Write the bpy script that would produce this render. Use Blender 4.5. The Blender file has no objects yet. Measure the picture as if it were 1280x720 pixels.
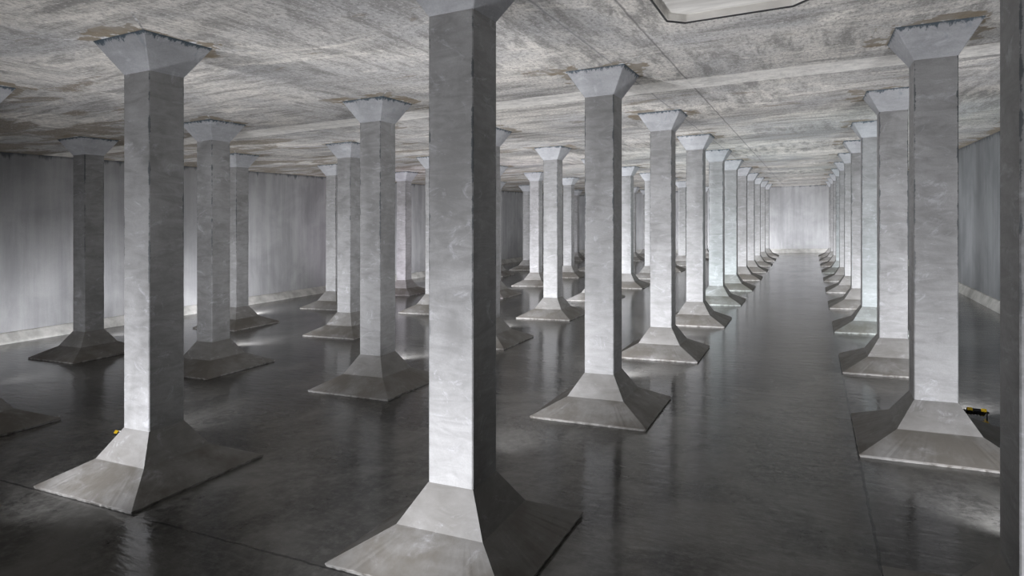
import bpy, bmesh, math, random
from mathutils import Vector
random.seed(7)
S = bpy.context.scene
COL = S.collection

# ------------------------------------------------------------------ dimensions fitted to image coordinates
SLOPE = 0.029                  # floor and roof slab both rise gently towards the right hand wall (shear fitted to match the image tilt)
X0, Y0 = -4.2532, 7.465        # centre of the nearest pillar
PITCH_X, PITCH_Y = 6.3038, 6.4268
ROOF = 7.6
# pillar half widths (shaft, kink, foot, head) and heights
SH, KN, BA, CA = 0.3366, 0.6378, 1.277, 0.6683
ZB, ZK, ZS, ZT = 0.05, 0.3758, 0.8549, 7.0381
WALL_L, WALL_R, WALL_END, WALL_BACK = -29.0, 7.25, 79.2, -5.0
def sl(x): return SLOPE * x

# ------------------------------------------------------------------ camera
cam = bpy.data.cameras.new('camera')
cam_ob = bpy.data.objects.new('camera', cam); COL.objects.link(cam_ob)
cam_ob.location = (0, 0, 4.2742)
cam_ob.rotation_euler = (math.pi/2, 0, 0.4407)
cam.sensor_width = 36.0
cam.lens = 790.4/1280*36.0
cam.shift_y = -(360-268.3)/1280
cam.clip_start = 0.05; cam.clip_end = 300
S.camera = cam_ob

# ------------------------------------------------------------------ view, world
S.view_settings.view_transform = 'Standard'
S.view_settings.look = 'None'
S.view_settings.gamma = 1
S.view_settings.use_curve_mapping = False
S.view_settings.exposure = 0.10
S.cycles.max_bounces = 10
S.cycles.diffuse_bounces = 6
S.cycles.glossy_bounces = 4
S.cycles.sample_clamp_indirect = 4
w = bpy.data.worlds.new('world'); S.world = w; w.use_nodes = True
w.node_tree.nodes['Background'].inputs[0].default_value = (0.0, 0.0, 0.0, 1)

# ------------------------------------------------------------------ lights: floor floodlights standing behind the pillars, plus an added fill row
LAMP_COLOR = (0.93, 0.94, 1.0)
def spot(x, y, z, aim, power, cone=150, blend=0.7, size=0.12):
    d = bpy.data.lights.new('flood_and_fill_beam', 'SPOT')
    d.energy = power; d.color = LAMP_COLOR; d.spot_size = math.radians(cone); d.spot_blend = blend
    d.shadow_soft_size = size
    o = bpy.data.objects.new('flood_and_fill_beam', d); COL.objects.link(o)
    o.location = (x, y, z + sl(x))
    o.rotation_euler = Vector(aim).to_track_quat('-Z', 'Y').to_euler()
    return o
def cx(k): return X0 - PITCH_X*k
def cy(j): return Y0 + PITCH_Y*j
LAMPS = []                     # (row, step, x, y) of every floodlight and added fill light
TEAL, VIOLET = (0.84, 0.94, 1.0), (0.93, 0.86, 1.0)
def lamp_color(k, j):
    if (k, j) in ((0, 3), (0, 4), (-1, 2), (-1, 6)): return TEAL
    if (k, j) in ((3, 3), (2, 3)): return VIOLET
    return LAMP_COLOR
POWER = 1250
ROW_POWER = {-1: 1.0, 0: 1.0, 1: 1.0, 2: 0.8, 3: 0.55}
for k in range(-1, 4):
    for j in range(-2, 11):
        y = cy(j) + 2.25
        x = cx(k) + 0.35 if k == -1 else cx(k)*(1 + 0.85*2.2/cy(j)) if j >= 0 else cx(k) - 0.4
        if k == 1 and j == 0: x, y = cx(k) - 2.0, cy(j) + 0.75
        if k == -1 and j == 1: x, y = 3.04, 15.62
        if j == -1: y += 0.9
        if j == 10: y = WALL_END - 4.2
        x = max(x, WALL_L + 2.0)
        LAMPS.append((k, j, x, y))
        p = POWER*ROW_POWER[k]
        if k >= 2 and j <= 0: p *= 0.2
        if k >= 2 and j >= 6: p *= 0.5
        if k == 1 and j == 0: p *= 0.8
        if j == -1: p *= 0.72
        if j == -2: p *= 0.45  # added fill row, unseen behind the camera, brightens the near ceiling
        if k == -1 and j in (-2, -1, 0): p *= 0.60
        if j >= 5: p *= 0.78
        z, up, cone = (0.8, 0.62, 146) if j == -1 else (0.34, 2.0, 130) if j == -2 else (0.34, 0.95, 140) if (k, j) in ((0, 0), (1, 0)) else (0.34, 0.60, 144)
        spot(x, y + 0.12, z, (0, 1, up), p, cone, 0.85).data.color = lamp_color(k, j)
# floodlights turned on the left wall
for x, y, aim, p in ((-25.3, 15.2, (-1, 0.0, -0.12), 560), (-25.2, 22.8, (-0.80, 0.60, -0.05), 900), (-25.4, 41, (-1, 0.1, 0.3), 400)):
    spot(x, y, 0.42, aim, p, 150, 0.8)

# ------------------------------------------------------------------ node helpers
class NT:
    def __init__(s, name):
        s.m = bpy.data.materials.new(name); s.m.use_nodes = True
        s.t = s.m.node_tree; s.n = s.t.nodes; s.l = s.t.links
        s.b = s.n['Principled BSDF']
        s.geo = s.n.new('ShaderNodeNewGeometry')
    def put(s, sock, v):
        if hasattr(v, 'is_output'): s.l.new(v, sock)
        elif isinstance(v, (tuple, list)) and len(v) == 3 and sock.type == 'RGBA': sock.default_value = (*v, 1)
        else: sock.default_value = v
    def node(s, typ, ins=(), **kw):
        n = s.n.new(typ)
        for a, b in kw.items(): setattr(n, a, b)
        for i, v in (ins.items() if isinstance(ins, dict) else enumerate(ins)): s.put(n.inputs[i], v)
        return n
    def math(s, op, a, b=0.0, c=0.0, clamp=False):
        n = s.node('ShaderNodeMath', (a, b, c), operation=op); n.use_clamp = clamp
        return n.outputs[0]
    def pos(s, scale=(1, 1, 1)):
        return s.node('ShaderNodeVectorMath', (s.geo.outputs['Position'], scale), operation='MULTIPLY').outputs[0]
    def noise(s, scale=1.0, detail=4.0, rough=0.6, stretch=(1, 1, 1), dist=0.0, vec=None):
        n = s.node('ShaderNodeTexNoise', {'Vector': vec or s.pos(stretch), 'Scale': scale, 'Detail': detail, 'Roughness': rough, 'Distortion': dist})
        return n.outputs['Fac']
    def ramp(s, v, a, b, lo=0.0, hi=1.0, smooth=True):
        n = s.node('ShaderNodeMapRange', {'Value': v, 'From Min': a, 'From Max': b, 'To Min': lo, 'To Max': hi})
        n.clamp = True
        if smooth: n.interpolation_type = 'SMOOTHSTEP'
        return n.outputs[0]
    def mix(s, f, a, b, mode='MIX'):
        n = s.node('ShaderNodeMix', data_type='RGBA', blend_type=mode)
        s.put(n.inputs[0], f); s.put(n.inputs[6], a); s.put(n.inputs[7], b)
        return n.outputs[2]
    def xyz(s, vec=None):
        n = s.node('ShaderNodeSeparateXYZ', (vec or s.geo.outputs['Position'],))
        return n.outputs
    def bump(s, h, strength, dist=0.02, normal=None):
        ins = {'Height': h, 'Strength': strength, 'Distance': dist}
        if normal is not None: ins['Normal'] = normal
        s.l.new(s.node('ShaderNodeBump', ins).outputs[0], s.b.inputs['Normal'])
    def out(s, color, rough, spec=0.3):
        s.put(s.b.inputs['Base Color'], color); s.put(s.b.inputs['Roughness'], rough)
        s.put(s.b.inputs['Specular IOR Level'], spec)
        return s.m

def pillar_concrete(name, dark, light, stain_top=False, foot=False, edges=False):
    t = NT(name)
    info = t.node('ShaderNodeObjectInfo')
    cloud = t.noise(0.9, 6, 0.62, (1, 1, 0.8), 0.6)
    sweep = t.noise(2.2, 5, 0.65, (0.7, 0.7, 2.6), 0.9)
    grain = t.noise(38, 3, 0.7)
    f = t.math('ADD', t.math('MULTIPLY', cloud, 0.55), t.math('MULTIPLY', sweep, 0.45))
    col = t.mix(t.ramp(f, 0.34, 0.66), dark, light)
    col = t.mix(t.ramp(grain, 0.35, 0.75, 0.0, 0.22), col, (0.16, 0.16, 0.155))
    bloom = t.ramp(t.noise(1.5, 8, 0.75, (1, 1, 1.7), 1.6), 0.54, 0.72, 0, 0.55)
    col = t.mix(bloom, col, (0.50, 0.50, 0.52))
    tint = t.ramp(info.outputs['Random'], 0, 1, 0.92, 1.06, False)
    col = t.mix(1.0, col, t.node('ShaderNodeCombineColor', (tint, tint, tint)).outputs[0], 'MULTIPLY')
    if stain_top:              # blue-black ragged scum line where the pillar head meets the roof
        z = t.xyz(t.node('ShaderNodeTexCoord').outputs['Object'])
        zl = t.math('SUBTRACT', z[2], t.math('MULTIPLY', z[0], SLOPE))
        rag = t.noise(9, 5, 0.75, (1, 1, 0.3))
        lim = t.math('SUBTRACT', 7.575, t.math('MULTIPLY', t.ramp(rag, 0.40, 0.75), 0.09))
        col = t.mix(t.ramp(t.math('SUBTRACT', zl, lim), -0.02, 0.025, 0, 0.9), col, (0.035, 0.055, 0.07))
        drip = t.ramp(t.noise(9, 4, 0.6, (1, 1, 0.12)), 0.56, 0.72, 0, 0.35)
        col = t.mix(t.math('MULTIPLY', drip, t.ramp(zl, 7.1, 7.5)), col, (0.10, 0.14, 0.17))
    if edges:                  # dark algae lines creeping down the arrises
        z = t.xyz(t.node('ShaderNodeTexCoord').outputs['Object'])
        d = t.math('MAXIMUM', t.math('SUBTRACT', SH, t.math('ABSOLUTE', z[0])), t.math('SUBTRACT', SH, t.math('ABSOLUTE', z[1])))
        rag = t.math('MULTIPLY', t.ramp(t.noise(3, 5, 0.75), 0.42, 0.7), 0.03)
        line = t.ramp(t.math('SUBTRACT', d, rag), 0.0, 0.012, 0.8, 0)
        col = t.mix(t.math('MULTIPLY', line, t.ramp(z[2], 1.5, 5.0, 0.15, 1)), col, (0.05, 0.06, 0.065))
    if foot:                   # brownish silt on the flare
        z = t.xyz(t.node('ShaderNodeTexCoord').outputs['Object'])
        zl = t.math('SUBTRACT', z[2], t.math('MULTIPLY', z[0], SLOPE))
        low = t.ramp(zl, ZK-0.015, ZK+0.015, 1.0, 0.35)
        silt = t.math('MULTIPLY', t.ramp(t.noise(1.1, 6, 0.65), 0.36, 0.62, 0.25, 0.9), low)
        col = t.mix(silt, col, (0.105, 0.095, 0.080))
        lip = t.math('MULTIPLY', t.ramp(zl, 0.02, 0.06, 0.45, 0), t.ramp(t.noise(6, 3, 0.6), 0.4, 0.55))
        col = t.mix(lip, col, (0.40, 0.39, 0.37))
    t.bump(t.math('ADD', t.math('MULTIPLY', grain, 0.4), sweep), 0.25, 0.01)
    return t.out(col, t.ramp(cloud, 0.3, 0.7, 0.5, 0.75), 0.35)

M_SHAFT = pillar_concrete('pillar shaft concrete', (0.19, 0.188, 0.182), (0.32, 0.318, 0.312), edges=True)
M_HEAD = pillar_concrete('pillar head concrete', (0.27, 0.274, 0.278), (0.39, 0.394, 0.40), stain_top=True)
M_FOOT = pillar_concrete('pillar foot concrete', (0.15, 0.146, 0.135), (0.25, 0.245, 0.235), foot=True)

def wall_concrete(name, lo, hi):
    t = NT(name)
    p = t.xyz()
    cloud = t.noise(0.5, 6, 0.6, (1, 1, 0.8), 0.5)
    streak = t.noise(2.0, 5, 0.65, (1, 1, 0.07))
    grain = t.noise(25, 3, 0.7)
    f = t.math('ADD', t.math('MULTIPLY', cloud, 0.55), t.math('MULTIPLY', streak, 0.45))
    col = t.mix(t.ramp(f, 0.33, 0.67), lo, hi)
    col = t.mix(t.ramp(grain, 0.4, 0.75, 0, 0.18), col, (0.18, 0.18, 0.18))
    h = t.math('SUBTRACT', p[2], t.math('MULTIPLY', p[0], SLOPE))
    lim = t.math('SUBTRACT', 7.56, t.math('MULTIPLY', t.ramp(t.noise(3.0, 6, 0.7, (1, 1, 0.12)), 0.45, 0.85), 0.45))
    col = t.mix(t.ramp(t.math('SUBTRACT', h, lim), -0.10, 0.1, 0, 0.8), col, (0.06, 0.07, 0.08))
    t.bump(t.math('ADD', cloud, grain), 0.25, 0.015)
    return t.out(col, 0.7, 0.3)
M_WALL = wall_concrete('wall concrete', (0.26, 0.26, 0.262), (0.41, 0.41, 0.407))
M_WALL_DARK = wall_concrete('darker wall concrete', (0.16, 0.167, 0.17), (0.27, 0.277, 0.28))  # darker copy of the wall concrete, tones the right wall down

def curb_concrete():
    t = NT('curb concrete')
    f = t.noise(1.5, 6, 0.65)
    col = t.mix(t.ramp(f, 0.35, 0.65), (0.33, 0.325, 0.30), (0.50, 0.49, 0.46))
    return t.out(col, 0.6, 0.3)
M_CURB = curb_concrete()

def roof_concrete(name='roof slab concrete', fittings=True):
    t = NT(name)
    p = t.xyz()
    big = t.noise(0.20, 6, 0.62, (1, 1, 0), 0.5)
    along = t.noise(1.0, 7, 0.75, (2.6, 0.55, 0), 0.3)       # board marks running down the hall
    across = t.noise(1.0, 7, 0.75, (0.5, 2.6, 0), 0.3)       # board marks running across it
    pick = t.ramp(t.noise(0.16, 2, 0.5, (1, 1, 0)), 0.42, 0.56)
    board = t.node('ShaderNodeMix', {0: pick})
    t.l.new(along, board.inputs[2]); t.l.new(across, board.inputs[3]); board = board.outputs[0]
    grain = t.noise(9, 6, 0.85, (1.6, 0.8, 0))
    col = t.mix(t.ramp(big, 0.38, 0.62), (0.41, 0.402, 0.39), (0.65, 0.615, 0.555))
    col = t.mix(t.ramp(board, 0.38, 0.57, 0.9, 0), col, (0.23, 0.222, 0.205))
    pale = t.ramp(t.noise(0.45, 7, 0.72, (0.7, 1.5, 0), 0.8), 0.53, 0.66, 0, 0.75)
    col = t.mix(pale, col, (0.78, 0.74, 0.665))
    # ochre damp patches, denser towards the left wall
    damp = t.noise(0.5, 6, 0.68, (0.55, 1.5, 0), 0.6)
    left = t.ramp(p[0], -24, -8, 0.13, 0.0)
    dm = t.ramp(t.math('ADD', damp, left), 0.60, 0.67, 0, 0.85)
    col = t.mix(dm, col, (0.20, 0.165, 0.12))
    col = t.mix(t.ramp(grain, 0.46, 0.62, 0, 0.72), col, (0.16, 0.157, 0.15))
    col = t.mix(t.ramp(t.noise(17, 4, 0.8, (1, 1, 0)), 0.55, 0.66, 0, 0.6), col, (0.82, 0.80, 0.76))
    # dark scuffed board lines
    scuff = t.math('MULTIPLY', t.ramp(t.noise(1.0, 4, 0.7, (7.0, 0.5, 0)), 0.60, 0.70), t.ramp(t.noise(0.5, 3, 0.6, (1, 1, 0)), 0.5, 0.62))
    col = t.mix(t.math('MULTIPLY', scuff, 0.4), col, (0.13, 0.13, 0.13))
    # damp edge where the roof meets the side walls
    edge = t.math('MINIMUM', t.math('SUBTRACT', WALL_R, p[0]), t.math('SUBTRACT', p[0], WALL_L))
    er = t.math('MULTIPLY', t.ramp(t.noise(0.9, 5, 0.65), 0.38, 0.62), 0.8)
    col = t.mix(t.ramp(t.math('SUBTRACT', edge, er), -0.03, 0.05, 0.8, 0), col, (0.22, 0.18, 0.125))
    # joints along the hall
    for x0, tone in ((-2.68, (0.13, 0.125, 0.12)), (-3.81, (0.2, 0.2, 0.2))):
        d = t.math('ABSOLUTE', t.math('ADD', t.math('SUBTRACT', p[0], x0), t.math('MULTIPLY', t.math('SUBTRACT', t.noise(1.5, 2, 0.5), 0.5), 0.06)))
        col = t.mix(t.ramp(d, 0.008, 0.03, 0.7, 0), col, tone)
    # pale closing strip cast across the hall
    wob = t.math('MULTIPLY', t.math('SUBTRACT', t.noise(0.8, 4, 0.6), 0.5), 0.25)
    d = t.math('ABSOLUTE', t.math('ADD', t.math('SUBTRACT', p[1], 16.08), wob))
    strip = t.math('MULTIPLY', t.ramp(d, 0.54, 0.62, 1, 0), t.ramp(t.noise(3.5, 6, 0.75), 0.34, 0.6, 0.92, 0.5))
    col = t.mix(strip, col, (0.80, 0.775, 0.72))
    # marks round every pillar head
    dx = t.math('WRAP', t.math('SUBTRACT', p[0], X0), PITCH_X/2, -PITCH_X/2)
    dy = t.math('WRAP', t.math('SUBTRACT', p[1], Y0), PITCH_Y/2, -PITCH_Y/2)
    ax = t.math('ABSOLUTE', dx); ay = t.math('ABSOLUTE', dy)
    cheb = t.math('MAXIMUM', ax, ay)
    wide = t.math('ADD', t.math('MULTIPLY', t.ramp(t.noise(1.1, 5, 0.62, (1, 1, 0)), 0.41, 0.57), 0.40), 0.03)
    ring = t.ramp(t.math('SUBTRACT', t.math('SUBTRACT', cheb, 0.68), wide), -0.03, 0.03, 0.85, 0)
    col = t.mix(ring, col, (0.19, 0.15, 0.095))
    salt = t.math('MULTIPLY', t.ramp(t.noise(4, 4, 0.7, (1, 1, 0)), 0.52, 0.62), t.ramp(cheb, 0.70, 0.80, 0.9, 0))
    col = t.mix(salt, col, (0.75, 0.76, 0.77))
    diag = t.math('ABSOLUTE', t.math('ADD', t.math('SUBTRACT', ax, ay), t.math('MULTIPLY', t.math('SUBTRACT', t.noise(6, 3, 0.6), 0.5), 0.05)))
    crack = t.math('MULTIPLY', t.ramp(diag, 0.01, 0.035, 0.8, 0), t.ramp(cheb, 1.05, 1.45, 1, 0))
    col = t.mix(crack, col, t.mix(t.ramp(t.noise(9, 2, 0.5), 0.45, 0.6), (0.16, 0.16, 0.16), (0.72, 0.72, 0.71)))
    halo = t.math('MULTIPLY', t.ramp(cheb, 1.0, 1.25, 0.35, 0), t.ramp(t.noise(2, 3, 0.5), 0.4, 0.6))
    col = t.mix(halo, col, (0.33, 0.32, 0.30))
    t.bump(t.math('ADD', t.math('MULTIPLY', board, 0.6), grain), 0.5, 0.02)
    return t.out(col, 0.8, 0.25)
M_ROOF = roof_concrete()

def hatch_concrete():
    t = NT('hatch concrete')
    col = t.mix(t.ramp(t.noise(1.2, 5, 0.6, (0.4, 2, 1)), 0.35, 0.65), (0.54, 0.52, 0.48), (0.74, 0.72, 0.67))
    return t.out(col, 0.75, 0.25)
M_HATCH = hatch_concrete()
def plain(name, col, rough=0.5, metal=0.0, emit=None):
    t = NT(name)
    v = t.ramp(t.noise(40, 3, 0.6), 0.3, 0.7, 0.85, 1.1)
    c = t.mix(1.0, col, t.node('ShaderNodeCombineColor', (v, v, v)).outputs[0], 'MULTIPLY')
    t.b.inputs['Metallic'].default_value = metal
    if emit:
        t.b.inputs['Emission Color'].default_value = (*LAMP_COLOR, 1); t.b.inputs['Emission Strength'].default_value = emit
    return t.out(c, rough)
M_BLACK = plain('black moulded plastic', (0.012, 0.012, 0.013), 0.45)
M_YELLOW = plain('yellow moulded plastic', (0.75, 0.50, 0.02), 0.4)
M_LENS = plain('lit lamp glass', (0.8, 0.8, 0.8), 0.2, emit=6.0)
M_LIP = plain('dark lip line', (0.05, 0.05, 0.05), 0.6)

def wet_floor():
    t = NT('wet floor concrete')
    p = t.xyz()
    cloud = t.noise(0.45, 7, 0.66, (1, 1, 0), 0.5)
    fine = t.noise(7, 5, 0.7, (1, 1, 0))
    col = t.mix(t.ramp(cloud, 0.36, 0.66), (0.042, 0.041, 0.038), (0.130, 0.126, 0.116))
    col = t.mix(t.ramp(fine, 0.42, 0.70, 0, 0.5), col, (0.15, 0.146, 0.137))
    silt = t.ramp(t.noise(1.4, 6, 0.7, (1, 1, 0), 1.0), 0.60, 0.72, 0, 0.5)
    col = t.mix(silt, col, (0.14, 0.138, 0.13))
    speck = t.ramp(t.noise(55, 1, 0.5, (1, 1, 0)), 0.76, 0.80)
    col = t.mix(speck, col, (0.3, 0.3, 0.3))
    # pour joints of the floor slab
    for ch, at in ((0, X0 + PITCH_X - 1.277), (1, Y0 - 1.277), (0, cx(2) + 1.277)):
        wob = t.math('MULTIPLY', t.math('SUBTRACT', t.noise(3, 4, 0.6), 0.5), 0.07)
        d = t.math('ABSOLUTE', t.math('ADD', t.math('SUBTRACT', p[ch], at), wob))
        col = t.mix(t.ramp(d, 0.008, 0.03, 0.75, 0), col, (0.012, 0.012, 0.012))
    damp = t.ramp(t.noise(0.6, 5, 0.65, (1, 1, 0), 0.4), 0.40, 0.62)
    rough = t.math('ADD', t.math('MULTIPLY', damp, 0.10), 0.02)
    rough = t.math('ADD', rough, t.math('MULTIPLY', silt, 0.25))
    ripple = t.noise(1.0, 5, 0.6, (1.6, 5.0, 0), 0.3)
    ripple2 = t.noise(6.0, 3, 0.6, (1.0, 2.2, 0))
    hgt = t.math('ADD', ripple, t.math('MULTIPLY', ripple2, 0.18))
    up = t.node('ShaderNodeCombineXYZ', (0.0, 0.0, 1.0)).outputs[0]   # standing water lies level on the sloping slab
    t.bump(hgt, 0.19, 0.05, up)
    t.b.inputs['IOR'].default_value = 1.36
    return t.out(col, rough, 0.5)
M_FLOOR = wet_floor()

# ------------------------------------------------------------------ mesh helpers
def obj(name, bm, mat, parent=None, smooth=False):
    bmesh.ops.recalc_face_normals(bm, faces=bm.faces)
    me = bpy.data.meshes.new(name); bm.to_mesh(me); bm.free()
    me.materials.append(mat)
    if smooth:
        for p in me.polygons: p.use_smooth = True
    o = bpy.data.objects.new(name, me); COL.objects.link(o)
    if parent: o.parent = parent
    return o
def struct(name, bm, mat, label=None):
    o = obj(name, bm, mat); o['kind'] = 'structure'
    if label: o['label'] = label
    return o
def prism(bm, pts, axis, a, b, shear=True):
    """closed profile pts extruded from a to b; axis 'y': pts are (x, z); axis 'x': pts are (y, z); z is above the sloping floor"""
    n = len(pts); ra, rb = [], []
    for u, z in pts:
        for v, ring in ((a, ra), (b, rb)):
            x, y = (u, v) if axis == 'y' else (v, u)
            ring.append(bm.verts.new((x, y, z + (sl(x) if shear else 0))))
    for i in range(n): bm.faces.new((ra[i], ra[(i+1) % n], rb[(i+1) % n], rb[i]))
    bm.faces.new(ra[::-1]); bm.faces.new(rb)
    return bm
def box(bm, c, d, rot=None):
    r = bmesh.ops.create_cube(bm, size=1.0)['verts']
    for v in r:
        p = Vector((v.co.x*d[0], v.co.y*d[1], v.co.z*d[2]))
        if rot is not None: p = rot @ p
        v.co = p + Vector(c)
    return r
def bevel(bm, off, seg=2):
    bmesh.ops.bevel(bm, geom=list(bm.edges), offset=off, segments=seg, profile=0.5, affect='EDGES')
    return bm

# ------------------------------------------------------------------ the shell
TH = 0.35
bm = bmesh.new()
prism(bm, [(WALL_L-TH, 0), (WALL_R+TH, 0), (WALL_R+TH, -TH), (WALL_L-TH, -TH)], 'y', WALL_BACK-TH, WALL_END+TH)
struct('floor', bm, M_FLOOR, 'wet dark concrete floor with a thin mirror of standing water')

# roof slab with a chamfered square hatch over the aisle
HX0, HX1, HY0, HY1, HC, HD = -2.2, 0.02, 8.83, 11.05, 0.26, 0.14
def octagon(g=0.0):
    x0, x1, y0, y1, c = HX0-g, HX1+g, HY0-g, HY1+g, HC
    return [(x0+c, y0), (x1-c, y0), (x1, y0+c), (x1, y1-c), (x1-c, y1), (x0+c, y1), (x0, y1-c), (x0, y0+c)]
bm = bmesh.new()
def rv(x, y, z): return bm.verts.new((x, y, z + sl(x)))
xa, xb, ya, yb = WALL_L-TH, WALL_R+TH, WALL_BACK-TH, WALL_END+TH
for z in (ROOF, ROOF+0.40):
    co = [rv(xa, ya, z), rv(xb, ya, z), rv(xb, yb, z), rv(xa, yb, z)]
    oc = [rv(x, y, z) for x, y in octagon()]
    bm.faces.new((co[0], co[1], oc[1], oc[0])); bm.faces.new((co[1], co[2], oc[3], oc[2]))
    bm.faces.new((co[2], co[3], oc[5], oc[4])); bm.faces.new((co[3], co[0], oc[7], oc[6]))
    bm.faces.new((co[0], oc[0], oc[7])); bm.faces.new((co[1], oc[2], oc[1]))
    bm.faces.new((co[2], oc[4], oc[3])); bm.faces.new((co[3], oc[6], oc[5]))
    if z == ROOF: lo_co, lo_oc = co, oc
for a, b in ((lo_co, co), (lo_oc, oc)):
    n = len(a)
    for i in range(n): bm.faces.new((a[i], a[(i+1) % n], b[(i+1) % n], b[i]))
struct('ceiling', bm, M_ROOF, 'board-marked concrete roof slab with ochre damp stains')

# hatch lid
bm = bmesh.new()
oc = octagon(-0.005)
lo = [bm.verts.new((x, y, ROOF+HD+sl(x))) for x, y in oc]; hi = [bm.verts.new((x, y, ROOF+0.38+sl(x))) for x, y in oc]
bm.faces.new(lo); bm.faces.new(hi[::-1])
for i in range(8): bm.faces.new((lo[i], lo[(i+1) % 8], hi[(i+1) % 8], hi[i]))
hatch = obj('ceiling_hatch', bm, M_HATCH)
hatch['label'] = 'pale concrete hatch panel with cut corners set into the roof above the aisle'; hatch['category'] = 'hatch'
# lining and thin dark lip line of the opening, parts of the hatch
def ring(g0, g1, z0, z1):
    b = bmesh.new(); A, B = octagon(g0), octagon(g1)
    q = [[b.verts.new((x, y, z + sl(x))) for x, y in R] for R, z in ((A, z0), (B, z0), (B, z1), (A, z1))]
    for r in range(4):
        for i in range(8): b.faces.new((q[r][i], q[r][(i+1) % 8], q[(r+1) % 4][(i+1) % 8], q[(r+1) % 4][i]))
    return b
o = obj('opening_lining', ring(-0.006, -0.03, ROOF+0.02, ROOF+HD), M_HATCH, hatch)
o = obj('lip_line', ring(0.004, -0.016, ROOF-0.005, ROOF+0.02), M_LIP, hatch); o['label'] = 'dark line round the hatch'

# walls
for name, pts, axis, a, b in (
        ('wall_left', [(WALL_L, 0), (WALL_L, ROOF), (WALL_L-TH, ROOF), (WALL_L-TH, 0)], 'y', WALL_BACK-TH, WALL_END+TH),
        ('wall_right', [(WALL_R, 0), (WALL_R, ROOF), (WALL_R+TH, ROOF), (WALL_R+TH, 0)], 'y', WALL_BACK-TH, WALL_END+TH),
        ('wall_end', [(WALL_END, 0), (WALL_END, ROOF), (WALL_END+TH, ROOF), (WALL_END+TH, 0)], 'x', WALL_L, WALL_R),
        ('wall_back', [(WALL_BACK, 0), (WALL_BACK, ROOF), (WALL_BACK-TH, ROOF), (WALL_BACK-TH, 0)], 'x', WALL_L, WALL_R)):
    struct(name, prism(bmesh.new(), pts, axis, a, b), M_WALL_DARK if name == 'wall_right' else M_WALL)
# sloping curbs along the foot of the walls
struct('baseboard_left', prism(bmesh.new(), [(WALL_L, 0), (WALL_L+0.36, 0), (WALL_L+0.33, 0.07), (WALL_L+0.06, 0.40), (WALL_L, 0.42)], 'y', WALL_BACK, WALL_END), M_CURB)
struct('baseboard_right', prism(bmesh.new(), [(WALL_R, 0), (WALL_R-0.22, 0), (WALL_R-0.20, 0.07), (WALL_R-0.05, 0.40), (WALL_R, 0.42)], 'y', WALL_BACK, WALL_END), M_CURB)
struct('baseboard_end', prism(bmesh.new(), [(WALL_END, 0), (WALL_END-0.36, 0), (WALL_END-0.33, 0.07), (WALL_END-0.06, 0.40), (WALL_END, 0.42)], 'x', WALL_L+0.36, WALL_R-0.22), M_CURB)

# ------------------------------------------------------------------ pillars
def loft(rings, cap=(True, True), cut=0.0):
    """square rings (half width, height) joined into one skin; corners carry a small chamfer"""
    b = bmesh.new(); q = []
    for h, z in rings:
        c = min(cut, h*0.2)
        pts = [(-h+c, -h), (h-c, -h), (h, -h+c), (h, h-c), (h-c, h), (-h+c, h), (-h, h-c), (-h, -h+c)] if cut else [(-h, -h), (h, -h), (h, h), (-h, h)]
        q.append([b.verts.new((x, y, z + sl(x))) for x, y in pts])
    n = len(q[0])
    for r in range(len(q)-1):
        for i in range(n): b.faces.new((q[r][i], q[r][(i+1) % n], q[r+1][(i+1) % n], q[r+1][i]))
    if cap[0]: b.faces.new(q[0][::-1])
    if cap[1]: b.faces.new(q[-1])
    return b
def flare():
    b = bmesh.new(); rnd = random.Random(3); N = 40
    def ringpts(h, n, jit=0.0):
        out = []
        for (x0, y0, x1, y1) in ((-h, -h, h, -h), (h, -h, h, h), (h, h, -h, h), (-h, h, -h, -h)):
            for i in range(n):
                u = i/n; x, y = x0+(x1-x0)*u, y0+(y1-y0)*u
                if jit and i: x += rnd.uniform(-jit, jit); y += rnd.uniform(-jit, jit)
                out.append((x, y))
        return out
    rings = [(BA-0.02, 0.0, 0.008), (BA-0.003, ZB-0.012, 0.007), (BA-0.008, ZB, 0.007), (KN, ZK, 0), (SH, ZS, 0)]
    q = [[b.verts.new((x, y, z + sl(x))) for x, y in ringpts(h, N, j)] for h, z, j in rings]
    n = 4*N
    for r in range(len(q)-1):
        for i in range(n): b.faces.new((q[r][i], q[r][(i+1) % n], q[r+1][(i+1) % n], q[r+1][i]))
    b.faces.new(q[0][::-1]); b.faces.new(q[-1])
    return b
ORD = ['nearest', 'second', 'third', 'fourth', 'fifth', 'sixth', 'seventh', 'eighth', 'ninth', 'tenth', 'farthest']
ROWS = {-1: 'the row right of the aisle', 0: 'the first row left of the aisle', 1: 'the second row left of the aisle',
        2: 'the third row left of the aisle', 3: 'the row beside the left wall'}
def pillar_label(k, j):
    if k == -1 and j == 0: return 'grey concrete pillar cut off by the right edge of the photo, right of the aisle'
    if k == 0 and j == 0: return 'largest and nearest grey concrete pillar, standing just left of the middle of the photo'
    if k == 1 and j == 0: return 'tall grey concrete pillar with a full flared foot, big one at the left'
    if k == 2 and j == 0: return 'concrete pillar mostly outside the left edge, only its foot corner and head showing'
    if k == -1 and j == 1: return 'grey concrete pillar right of the aisle with a yellow work light beside its foot'
    if k == 3:
        if j == 1: return 'dark shaded concrete pillar in front of the bright left wall, nearest of its row'
        return 'slim concrete pillar, %s from the camera in %s' % (ORD[j-1] if j < 10 else 'farthest', ROWS[k])
    return 'concrete pillar, %s from the camera in %s' % (ORD[j], ROWS[k])
src = None
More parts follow.
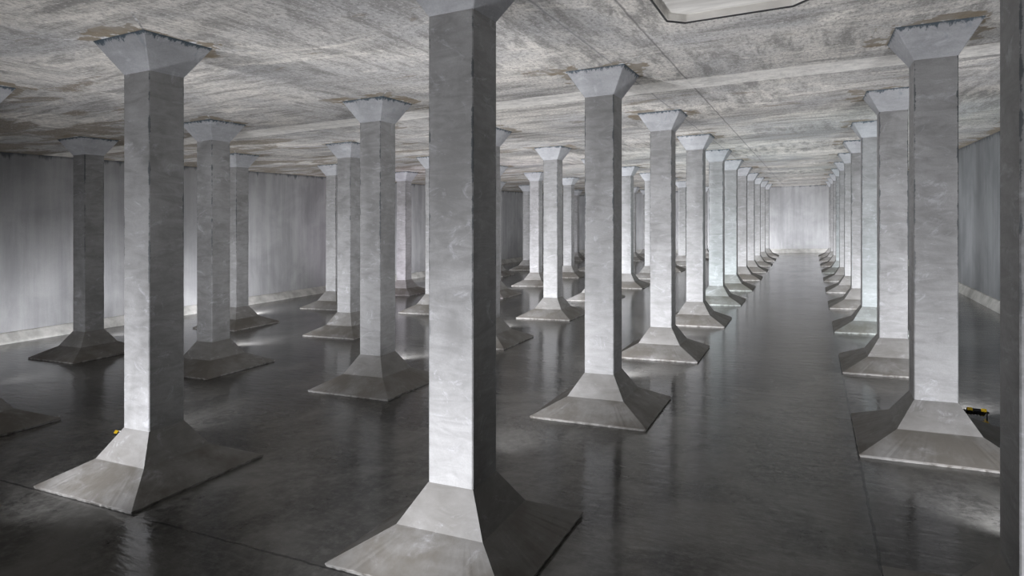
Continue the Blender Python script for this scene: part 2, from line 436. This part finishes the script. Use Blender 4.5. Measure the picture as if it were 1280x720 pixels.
for k in (0, -1, 1, 2, 3):
    for j in range(11):
        if k == 3 and j == 0: continue
        root = bpy.data.objects.new('pillar', None); COL.objects.link(root); root['kind'] = 'thing'
        x = cx(k); root.location = (x, cy(j), sl(x)); root.empty_display_size = 0.3
        root['label'] = pillar_label(k, j); root['category'] = 'pillar'; root['group'] = 'flared concrete pillars'
        if src is None:
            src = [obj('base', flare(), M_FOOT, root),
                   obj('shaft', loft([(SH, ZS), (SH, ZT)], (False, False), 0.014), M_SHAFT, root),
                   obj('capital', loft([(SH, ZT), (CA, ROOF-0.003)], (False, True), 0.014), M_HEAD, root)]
        else:
            for s in src:
                c = s.copy(); COL.objects.link(c); c.parent = root

# ------------------------------------------------------------------ floodlights on the floor
def work_light():
    root = bpy.data.objects.new('work_light', None); COL.objects.link(root)
    from mathutils import Matrix
    tilt = Matrix.Rotation(math.radians(52), 3, 'X')
    c = Vector((0, 0, 0.19))
    b = bmesh.new(); box(b, c, (0.34, 0.06, 0.20), tilt); bevel(b, 0.014); body = obj('housing', b, M_BLACK, root)
    b = bmesh.new(); box(b, c + tilt @ Vector((0, 0.0315, 0)), (0.28, 0.006, 0.150), tilt); obj('lens', b, M_LENS, body)
    b = bmesh.new()
    for i in range(6): box(b, c + tilt @ Vector((-0.13+0.052*i, -0.038, 0)), (0.012, 0.03, 0.17), tilt)
    obj('cooling_fins', b, M_BLACK, body)
    for s in (-1, 1):
        b = bmesh.new(); box(b, c + tilt @ Vector((s*0.115, 0, 0.100)), (0.09, 0.066, 0.022), tilt); bevel(b, 0.008); o = obj('bumper', b, M_YELLOW, root); o['label'] = 'yellow bumper'
        b = bmesh.new(); box(b, c + tilt @ Vector((s*0.115, 0, -0.100)), (0.09, 0.066, 0.022), tilt); bevel(b, 0.008); o = obj('bumper', b, M_YELLOW, root); o['label'] = 'yellow bumper'
        b = bmesh.new(); box(b, (s*0.185, 0, 0.11), (0.018, 0.03, 0.19)); bevel(b, 0.005); arm = obj('bracket_arm', b, M_BLACK, root)
        b = bmesh.new()
        r = bmesh.ops.create_cone(b, cap_ends=True, segments=16, radius1=0.025, radius2=0.025, depth=0.03)['verts']
        for v in r: v.co = Vector((v.co.z + s*0.20, v.co.x, v.co.y + 0.19))
        obj('knob', b, M_BLACK, arm)
        b = bmesh.new(); box(b, (s*0.175, 0, 0.014), (0.035, 0.26, 0.028)); bevel(b, 0.008); o = obj('foot', b, M_YELLOW if s > 0 else M_BLACK, root)
    b = bmesh.new(); box(b, (0, -0.08, 0.02), (0.35, 0.03, 0.02)); bevel(b, 0.006); obj('crossbar', b, M_YELLOW, root)
    return root
first = None
for (k, j, x, y) in LAMPS:
    if j < 0 or j > 3: continue
    if k in (2,) and j == 0: continue
    if k == 3 and j == 0: continue
    if first is None: first = root = work_light()
    else:
        root = first.copy(); COL.objects.link(root)
        for ch in first.children:
            c = ch.copy(); COL.objects.link(c); c.parent = root
            for g in ch.children:
                d = g.copy(); COL.objects.link(d); d.parent = c
    root.location = (x, y, sl(x))
    root['category'] = 'work light'; root['group'] = 'floor work lights behind the pillars'
    jj = j-1 if k == 3 else j
    root['label'] = 'work light behind the %s pillar in %s' % (ORD[jj], ROWS[k])
    if (k, j) == (-1, 1): root['label'] = 'black and yellow work light on the wet floor beside the right-hand pillar foot'
    if (k, j) == (1, 0): root['label'] = 'black and yellow work light peeking out left of the big left pillar foot'
